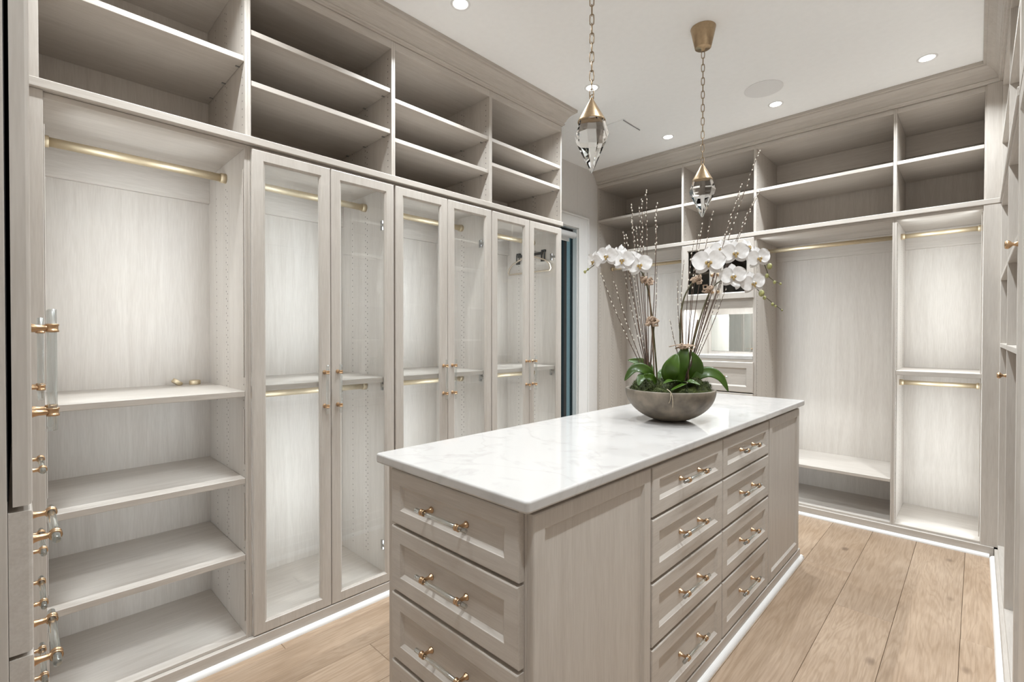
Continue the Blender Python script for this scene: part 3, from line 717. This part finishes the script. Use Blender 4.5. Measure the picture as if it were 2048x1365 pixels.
link_pts = []
for i in range(12):
    a = 2*PI*i/12
    link_pts.append((.0075*math.cos(a), 0, .0125*(1 if math.sin(a) > .01 else (-1 if math.sin(a) < -.01 else 0))+.0075*math.sin(a)))
LINK_ME = MB().tube(link_pts, .0021, 5, closed=True).mesh('chain_link', CHAINM, True)
for x, y, tip, lab in ((-1.035, 1.492, 1.907, 'crystal drop pendant on brass chain hanging lower over island front'), (-1.035, 2.492, 1.921, 'crystal drop pendant on brass chain beside the orchid flowers')):
    t = thing('pendant_light', lab, 'pendant light', (x, y, tip), 'crystal drop pendants')
    T = Matrix.Translation((x, y, tip)) @ Matrix.Rotation(.35, 4, 'Z')
    cr = MB().lathe([(.0035, 0), (.0052, .003), (.058, .118), (.0645, .138), (.060, .150), (.0475, .193), (.047, .197)], 8, T)
    part('crystal_drop', cr, CRYST, t, label='faceted clear crystal drop')
    part('added_reflector', MB().lathe([(.0465, .1975), (.0465, .1985), (.0, .1985)], 24, Matrix.Translation((x, y, tip)), cap=False), MIRROR, t)  # mirror disc added under the cap to brighten the crystal
    part('cap', MB().lathe([(.050, .186), (.0515, .188), (.0515, .191), (.008, .268), (.006, .272), (.005, .276)], 28, Matrix.Translation((x, y, tip)), cap=False), PBRASS, t, True, 'brass cone cap')
    part('cap_screw', MB().ball((x+.030, y-.025, tip+.200), .0032, 8, 5), BLACK, t)
    z = tip+.276+.014; i = 0
    top_z = CZ-.112
    while z < top_z-.004:
        link('chain_link', LINK_ME, t, Matrix.Translation((x, y, z)) @ Matrix.Rotation((PI/2 if i % 2 else 0)+.5, 4, 'Z')); z += .0345; i += 1
    part('loop', MB().tube([(x+.008*math.cos(a*PI/5), y, tip+.281+.008*math.sin(a*PI/5)) for a in range(10)], .002, 5, closed=True), PBRASS, t, True)
    part('canopy', MB().lathe([(.062, CZ-.0005), (.062, CZ-.003), (.040, CZ-.102), (.036, CZ-.105), (.010, CZ-.106), (.008, CZ-.118), (.004, CZ-.120)], 32, Matrix.Translation((x, y, 0)), cap=False), PBRASS, t, True, 'tapered brass ceiling cup')

# ================================================================== orchids
BC = Vector((-.985, 2.030, CT)); BR, BH = .193, .137
pr = [(.02, 0)]
for i in range(14):
    t = .31+(PI/2-.31)*i/13; pr.append((BR*math.sin(t), BH*(1-math.cos(t))-BH*.0476*(1-i/13)))
pr += [(BR-.002, BH+.003), (BR-.010, BH+.003), (BR-.014, BH-.004), (BR-.03, BH-.045), (.03, BH-.05)]
bowl = thing('planter_bowl', 'wide grey-brown concrete bowl planter on island worktop', 'bowl', tuple(BC))
part('bowl', MB().lathe(pr, 48, Matrix.Translation(BC+Vector((0, 0, .0005)))), BOWLM, bowl, True)
part('soil', MB().lathe([(BR-.024, BH-.028), (.0, BH-.015)], 32, Matrix.Translation(BC), cap=False), SOIL, bowl, True)
WB = (BC-EYE).dot(FW)                         # depth of the bowl's centre
# moss
ms = MB(); rnd = random.Random(3)
MZ = 1.9
lumps = [(-.135, .0, .055, .036), (-.09, -.09, .06, .028), (-.06, .06, .075, .03), (.0, -.12, .06, .018), (.02, .02, .07, .03), (.08, -.09, .06, .03), (.13, -.03, .055, .042), (.09, .08, .07, .03), (-.02, .12, .06, .03), (-.115, .08, .05, .025), (.14, .05, .04, .03), (-.03, -.03, .07, .034)]
def mossz(x, y):
    z = 0
    for a, b, r, h in lumps: z = max(z, MZ*h*math.exp(-((x-a)**2+(y-b)**2)/(r*r)*1.2))
    return z
nr, na = 14, 48; vs, fs = [], []
for j in range(nr+1):
    for i in range(na):
        r = (BR-.019)*j/nr; a = 2*PI*i/na; x, y = r*math.cos(a), r*math.sin(a)
        vs.append((BC.x+x, BC.y+y, BC.z+BH-.018+mossz(x, y)*(1 if j < nr else .5)+rnd.uniform(-.003, .003)))
for j in range(nr):
    for i in range(na): fs.append((j*na+i, j*na+(i+1) % na, (j+1)*na+(i+1) % na, (j+1)*na+i))
ms.add(vs, fs)
for i in range(9000):
    r = (BR-.021)*math.sqrt(rnd.random()); a = rnd.uniform(0, 2*PI); x, y = r*math.cos(a), r*math.sin(a)
    p = Vector((BC.x+x, BC.y+y, BC.z+BH-.020+mossz(x, y)))
    d = Vector((rnd.uniform(-1, 1)+x*4, rnd.uniform(-1, 1)+y*4, rnd.uniform(.4, 1.4))).normalized()*rnd.uniform(.006, .014)
    s = Vector((rnd.uniform(-1, 1), rnd.uniform(-1, 1), 0)).normalized()*.0013
    ms.add([p-s, p+s, p+d], [(0, 1, 2)])
mo = part('moss', ms, MOSS, None, recalc=False); mo['kind'] = 'stuff'; tag(mo, 'dark green moss filling the planter bowl', 'moss')

def smooth_path(pts, n=6):
    pts = [Vector(p) for p in pts]; out = []
    for i in range(len(pts)-1):
        p0, p1, p2, p3 = pts[max(i-1, 0)], pts[i], pts[i+1], pts[min(i+2, len(pts)-1)]
        for k in range(n):
            t = k/n
            out.append(.5*((2*p1)+(p2-p0)*t+(2*p0-5*p1+4*p2-p3)*t*t+(3*p1-p0-3*p2+p3)*t**3))
    return out+[pts[-1]]
def leaf(parent, path, width, face, fold=.25, name='leaf'):
    """path: world points root to tip; face: normal direction"""
    P = smooth_path(path, 5); n = len(P); face = Vector(face).normalized(); vs, fs = [], []; m = 7
    for i, p in enumerate(P):
        t = i/(n-1); d = (P[min(i+1, n-1)]-P[max(i-1, 0)]).normalized(); s = d.cross(face)
        s = s.normalized() if s.length > 1e-4 else d.orthogonal().normalized()
        nn = s.cross(d).normalized()
        w = width/2*max(.26*(1-t), math.sin(PI*min(1, .06+.94*t)**.92)**.85)
        w = max(w, .0006)
        for k in range(m):
            u = -1+2*k/(m-1); vs.append(p+s*(u*w)+nn*(fold*w*(u*u)))
    for i in range(n-1):
        for k in range(m-1): fs.append((i*m+k, i*m+k+1, (i+1)*m+k+1, (i+1)*m+k))
    top = len(vs)
    o = part(name, MB().add(vs, fs), LEAFM, parent, True, recalc=False)
    sm = o.modifiers.new('thickness', 'SOLIDIFY'); sm.thickness = .0016
    return o
def petal(mb, ang, L, W, y0, cup, M, bend=0., mi=0):
    n, m = 8, 7; vs, fs = [], []; ca, sa = math.cos(ang), math.sin(ang)
    for i in range(n+1):
        t = i/n; pf = max(.0, math.sin(PI*min(1, t*.93+.07)**.85))**.62
        for k in range(m):
            u = -1+2*k/(m-1); a = u*W/2*pf; r = .002+t*L
            y = y0+cup*(u*u)*.5*pf+bend*t*t+.0018*math.sin(9*t+5*u)
            vs.append((r*sa+a*ca, y, r*ca-a*sa))
    for i in range(n):
        for k in range(m-1): fs.append((i*m+k, i*m+k+1, (i+1)*m+k+1, (i+1)*m+k))
    mb.add(vs, fs, M, mi)
def flower(parent, c, normal, size, roll=0.):
    n = Vector(normal).normalized(); x = n.cross(Vector((0, 0, 1))).normalized(); z = x.cross(n)
    M = Matrix(((x.x, n.x, z.x, c[0]), (x.y, n.y, z.y, c[1]), (x.z, n.z, z.z, c[2]), (0, 0, 0, 1))) @ Matrix.Rotation(roll, 4, 'Y') @ Matrix.Scale(size/.09, 4)
    mb = MB()
    for a in (0, 2.3, -2.3): petal(mb, a, .048, .036, -.005, .004, M, -.006)
    f = part('flower', mb, PETAL, parent, True, recalc=False)
    for s in (1, -1):
        mb = MB(); petal(mb, s*1.35, .052, .062, .002, .009, M, -.007); part('petal', mb, PETAL, f, True, recalc=False)
    lb = MB().ball((0, .010, .003), (.0045, .008, .005), 8, 6, M, 0)
    for s in (1, -1): lb.ball((s*.0065, .010, -.004), (.0048, .004, .006), 8, 5, M, 1)
    lb.ball((0, .011, -.012), (.004, .004, .008), 8, 6, M, 1)
    part('lip', lb, [PETAL, LIPM], f, True, 'ochre and white lip')
def bow(parent, c, r):
    mb = MB(); q = random.Random(int(c[0]*1e4) & 255)
    for k in range(9):
        a = q.uniform(0, 2*PI); b = q.uniform(-.6, .8); d = Vector((math.cos(a)*math.cos(b), math.sin(a)*math.cos(b), math.sin(b)))
        e = d.orthogonal().normalized()*r*.45; c0 = Vector(c)
        mb.tube([c0, c0+d*r*.6+e, c0+d*r, c0+d*r*.6-e], r*.16, 5, closed=True)
    mb.ball(c, r*.35, 8, 5)
    part('raffia_tie', mb, RAFFIA, parent, True, 'tan raffia tie')
TOCAM = (EYE-BC); TOCAM.z = 0; TOCAM.normalize()
SIDE = Vector((-TOCAM.y, TOCAM.x, 0))          # to the viewer's right
def pth(pts, dw=0.): return [at(p[0], p[1], WB+dw+(p[2] if len(p) > 2 else 0)) for p in pts]
ZS = BC.z+BH-.015
def planted(lab, stems, bows, flowers, buds, leaves, root):
    t = thing('orchid_plant', lab, 'orchid', tuple(root), 'white orchids in the bowl')
    for pts, r0, r1, mt, nme in stems:
        P = smooth_path(pts, 5); n = len(P); part(nme, MB().tube(P, [r0+(r1-r0)*i/(n-1) for i in range(n)], 7), mt, t, True)
    for c, r in bows: bow(t, c, r)
    for c, nrm, s, ro in flowers: flower(t, c, nrm, s, ro)
    for c, r in buds: part('bud', MB().ball(c, (r, r, r*1.25), 8, 6), BUDM, t, True)
    for P, w, fc, fo in leaves: leaf(t, P, w, fc, fo)
    return t
def fn(yaw=0., pit=0.):
    v = TOCAM*math.cos(yaw)+SIDE*math.sin(yaw); return Vector((v.x*math.cos(pit), v.y*math.cos(pit), math.sin(pit)))
PXM = WB/F_PX
# left plant
planted('white orchid arching to the left with tied stake, in bowl', [
    (pth([(1314, 772), (1313, 740), (1309, 690), (1305, 640), (1299, 600), (1293, 568), (1284, 545), (1268, 528), (1246, 520), (1222, 517), (1200, 524), (1184, 534), (1172, 543)]), .0042, .0018, STEMM, 'stem'),
    (pth([(1309, 772, -.01), (1306, 690, -.01), (1301, 620, -.01), (1297, 560, -.01)]), .003, .003, STAKE, 'stake')],
    [(at(1293, 562, WB-.01), .031), (at(1304, 644, WB-.01), .031)],
    [(at(1279, 530, WB-.05), fn(.05, -.05), .098, .15), (at(1246, 520, WB-.03), fn(-.35, -.05), .096, -.1), (at(1258, 522, WB-.0), fn(.2, .1), .095, .3), (at(1214, 512, WB-.03), fn(-.3, -.1), .090, -.15), (at(1188, 522, WB+.0), fn(-.75, -.25), .080, -.3), (at(1236, 508, WB+.03), fn(-.9, .2), .085, 0)],
    [(at(1170, 544, WB), .0065), (at(1176, 539, WB), .005)],
    [(pth([(1302, 756, -.01), (1296, 737, .03), (1278, 724, .06), (1256, 721, .09)]), .046, fn(0, .4), .3),
     (pth([(1306, 758, -.03), (1292, 741, -.05), (1268, 738, -.06), (1249, 762, -.06)]), .046, fn(0, .45), .25),
     (pth([(1300, 762, -.04), (1289, 752, -.07), (1281, 760, -.09), (1277, 772, -.10)]), .042, fn(-.2, .6), .2),
     (pth([(1312, 768, -.06), (1304, 757, -.09), (1295, 755, -.11), (1287, 750, -.12)]), .036, fn(.1, .5), .35),
     (pth([(1316, 760, .05), (1322, 748, .07), (1330, 744, .09), (1336, 748, .11)]), .034, fn(0, .5), .2)],
    at(1312, 775, WB))
# right plant with the upper spray
planted('white orchid with the larger upper flower spray on right', [
    (pth([(1370, 772), (1366, 730), (1361, 690), (1361, 640), (1367, 600), (1381, 571), (1400, 549), (1424, 528), (1448, 514), (1474, 507), (1502, 511), (1524, 522), (1533, 540), (1540, 556), (1562, 569)]), .0045, .0014, STEMM, 'stem'),
    (pth([(1378, 772, -.02), (1374, 730, -.02), (1366, 690, -.02), (1362, 620, -.015)]), .003, .003, STAKE, 'stake')],
    [(at(1390, 560, WB-.02), .030), (at(1370, 694, WB-.03), .026)],
    [(at(1417, 524, WB-.06), fn(-.05, -.05), .122, .0), (at(1470, 506, WB-.04), fn(.12, -.1), .104, .1), (at(1517, 516, WB-.03), fn(.30, -.1), .094, .25), (at(1443, 498, WB+.03), fn(-.3, .2), .090, .2), (at(1496, 494, WB+.03), fn(.9, .3), .078, 0)],
    [(at(1539, 533, WB-.02), .0115), (at(1534, 552, WB-.01), .0085), (at(1549, 565, WB), .0065), (at(1561, 568, WB), .005)],
    [(pth([(1342, 766, -.05), (1340, 748, -.07), (1346, 728, -.085), (1354, 708, -.08)]), .074, fn(-.1, .1), .22),
     (pth([(1360, 766, -.02), (1356, 742, -.03), (1364, 718, -.04), (1374, 691, -.03)]), .074, fn(.1, .1), .2),
     (pth([(1362, 772, -.10), (1352, 764, -.13), (1340, 763, -.15), (1326, 768, -.16)]), .040, (0, -.25, 1), .3),
     (pth([(1364, 772, -.10), (1370, 768, -.14), (1352, 776, -.17), (1342, 781, -.185)]), .022, (0, -.25, 1), .2)],
    at(1366, 775, WB))
planted('white orchid with the lower flower spray and drooping leaf', [
    (pth([(1377, 772, .02), (1378, 730, .02), (1386, 690, .01), (1398, 645), (1411, 605), (1424, 577), (1440, 563), (1458, 556), (1480, 560), (1506, 572), (1528, 592), (1546, 607), (1564, 621)]), .0042, .0013, STEMM, 'stem'),
    (pth([(1372, 772, .03), (1374, 730, .03), (1384, 690, .02), (1396, 640, .01)]), .003, .003, STAKE, 'stake')],
    [(at(1416, 579, WB-.02), .026)],
    [(at(1466, 552, WB-.05), fn(.05, -.1), .098, .1), (at(1506, 566, WB-.04), fn(.25, -.15), .094, .3), (at(1478, 560, WB+.0), fn(.5, .1), .08, .6)],
    [(at(1523, 587, WB-.02), .0125), (at(1529, 596, WB-.01), .0075), (at(1545, 609, WB), .0068), (at(1551, 613, WB), .005), (at(1564, 621, WB), .004)],
    [(pth([(1379, 766, .0), (1390, 748, -.02), (1394, 728, -.03), (1384, 704, -.03)]), .056, fn(.2, .15), .25),
     (pth([(1384, 766, -.02), (1400, 750, -.03), (1420, 745, -.04), (1442, 757, -.05), (1457, 784, -.055)]), .048, fn(.1, .42), .2),
     (pth([(1366, 768, -.10), (1374, 763, -.13), (1388, 766, -.15), (1401, 771, -.16)]), .036, (0, -.25, 1), .25)],
    at(1380, 775, WB))
band = MB().tube([at(1352, 697, WB-.035), at(1362, 692, WB-.04), at(1375, 694, WB-.045), at(1386, 692, WB-.03), at(1380, 691, WB+.02), at(1360, 692, WB+.02)], .004, 6, closed=True)
band.tube([at(1372, 693, WB-.05), at(1355, 690, WB-.06), at(1338, 694, WB-.06)], .0022, 5).tube([at(1372, 693, WB-.05), at(1384, 701, WB-.06), at(1390, 695, WB-.06), at(1388, 690, WB-.05)], .0022, 5)
tag(part('raffia_band', band, RAFFIA, None, True), 'tan raffia band tying the right stems together', 'raffia')
rt = MB().tube(smooth_path(pth([(1334, 779, -.176), (1341, 785, -.190), (1345, 796, -.190), (1345.5, 812, -.175), (1343, 823, -.155)])), .0016, 6)
rt.tube(smooth_path(pth([(1341, 788, -.190), (1341, 798, -.188), (1338, 807, -.178)])), .0012, 6)
tag(part('aerial_root', rt, ROOTM, None, True), 'pale aerial root hanging over the bowl rim', 'root')
# willow twigs
def twig(root, tip, dw, bend, lab, grp, dens=1., part_from=.5, q=random.Random(11)):
    a = at(root[0], root[1], WB+dw*.25); b = at(tip[0], tip[1], WB+dw)
    s = SIDE*bend; P = smooth_path([a, a.lerp(b, .35)+s*.6, a.lerp(b, .7)+s*.7, b], 6); n = len(P)
    t = thing('willow_twig', lab, 'twig', tuple(a), grp)
    part('stem', MB().tube(P, [.0021-.0010*i/(n-1) for i in range(n)], 5), TWIGM, t, True)
    mb = MB(); L = (b-a).length; u = part_from
    while u < 1.0:
        i = u*(n-1); k = min(int(i), n-2); p = P[k].lerp(P[k+1], i-k); d = (P[k+1]-P[k]).normalized()
        e = Vector((q.uniform(-1, 1), q.uniform(-1, 1), q.uniform(-.3, .6))).normalized()*.0028
        R = d.to_track_quat('Z', 'Y').to_matrix().to_4x4()
        mb.ball((0, 0, 0), (.0028, .0028, .0050), 6, 4, Matrix.Translation(p+e) @ R)
        u += q.uniform(.015, .031)/L/dens
    o = part('catkins', mb, CATKIN, t, True); o['kind'] = 'stuff'
GL, GR = 'willow twigs around the left orchid', 'willow twigs around the right orchids'
for tip, dw, bd in (((1292, 378), .05, .0), ((1284, 397), .02, -.005), ((1263, 406), .06, -.01), ((1278, 412), .09, -.004), ((1314, 405), .03, .008), ((1311, 418), .06, .012), ((1246, 462), .08, -.008), ((1253, 470), .03, -.01),
                    ((1264, 440), .1, -.006), ((1272, 450), .0, -.002), ((1201, 546), .05, -.012), ((1228, 563), .02, -.008), ((1245, 520), .08, -.01), ((1258, 540), .04, -.004), ((1268, 548), .1, -.002), ((1314, 530), .06, .01)):
    twig((1298, 765), tip, dw, bd, ('tall willow twig rising above the left orchid, catkins near its tip' if tip[1] < 480 else 'short willow twig dotted with catkins, leaning below left orchid flowers'), GL, 1., .70 if tip[1] < 480 else .30)
for tip, dw, bd in (((1519, 300), .06, -.016), ((1483, 368), .10, -.014), ((1520, 380), .03, -.02), ((1511, 392), .08, -.02), ((1479, 387), .0, -.012), ((1426, 421), .05, -.012), ((1397, 470), .08, -.012), ((1406, 446), .02, -.014),
                    ((1388, 480), .1, -.02), ((1368, 520), .06, -.02), ((1356, 560), .03, -.014), ((1340, 640), .04, -.006), ((1432, 540), .08, .006), ((1446, 556), .05, .01), ((1452, 575), .02, .012), ((1425, 560), .1, .006)):
    twig((1372, 765), tip, dw, bd, ('long willow twig slanting above the right orchid flowers' if tip[1] < 400 else 'medium willow twig ending between right orchid flowers and vanity door' if tip[1] < 500 else 'short thin willow twig among the right orchid stems'), GR, .8, .60 if tip[1] < 500 else .30)
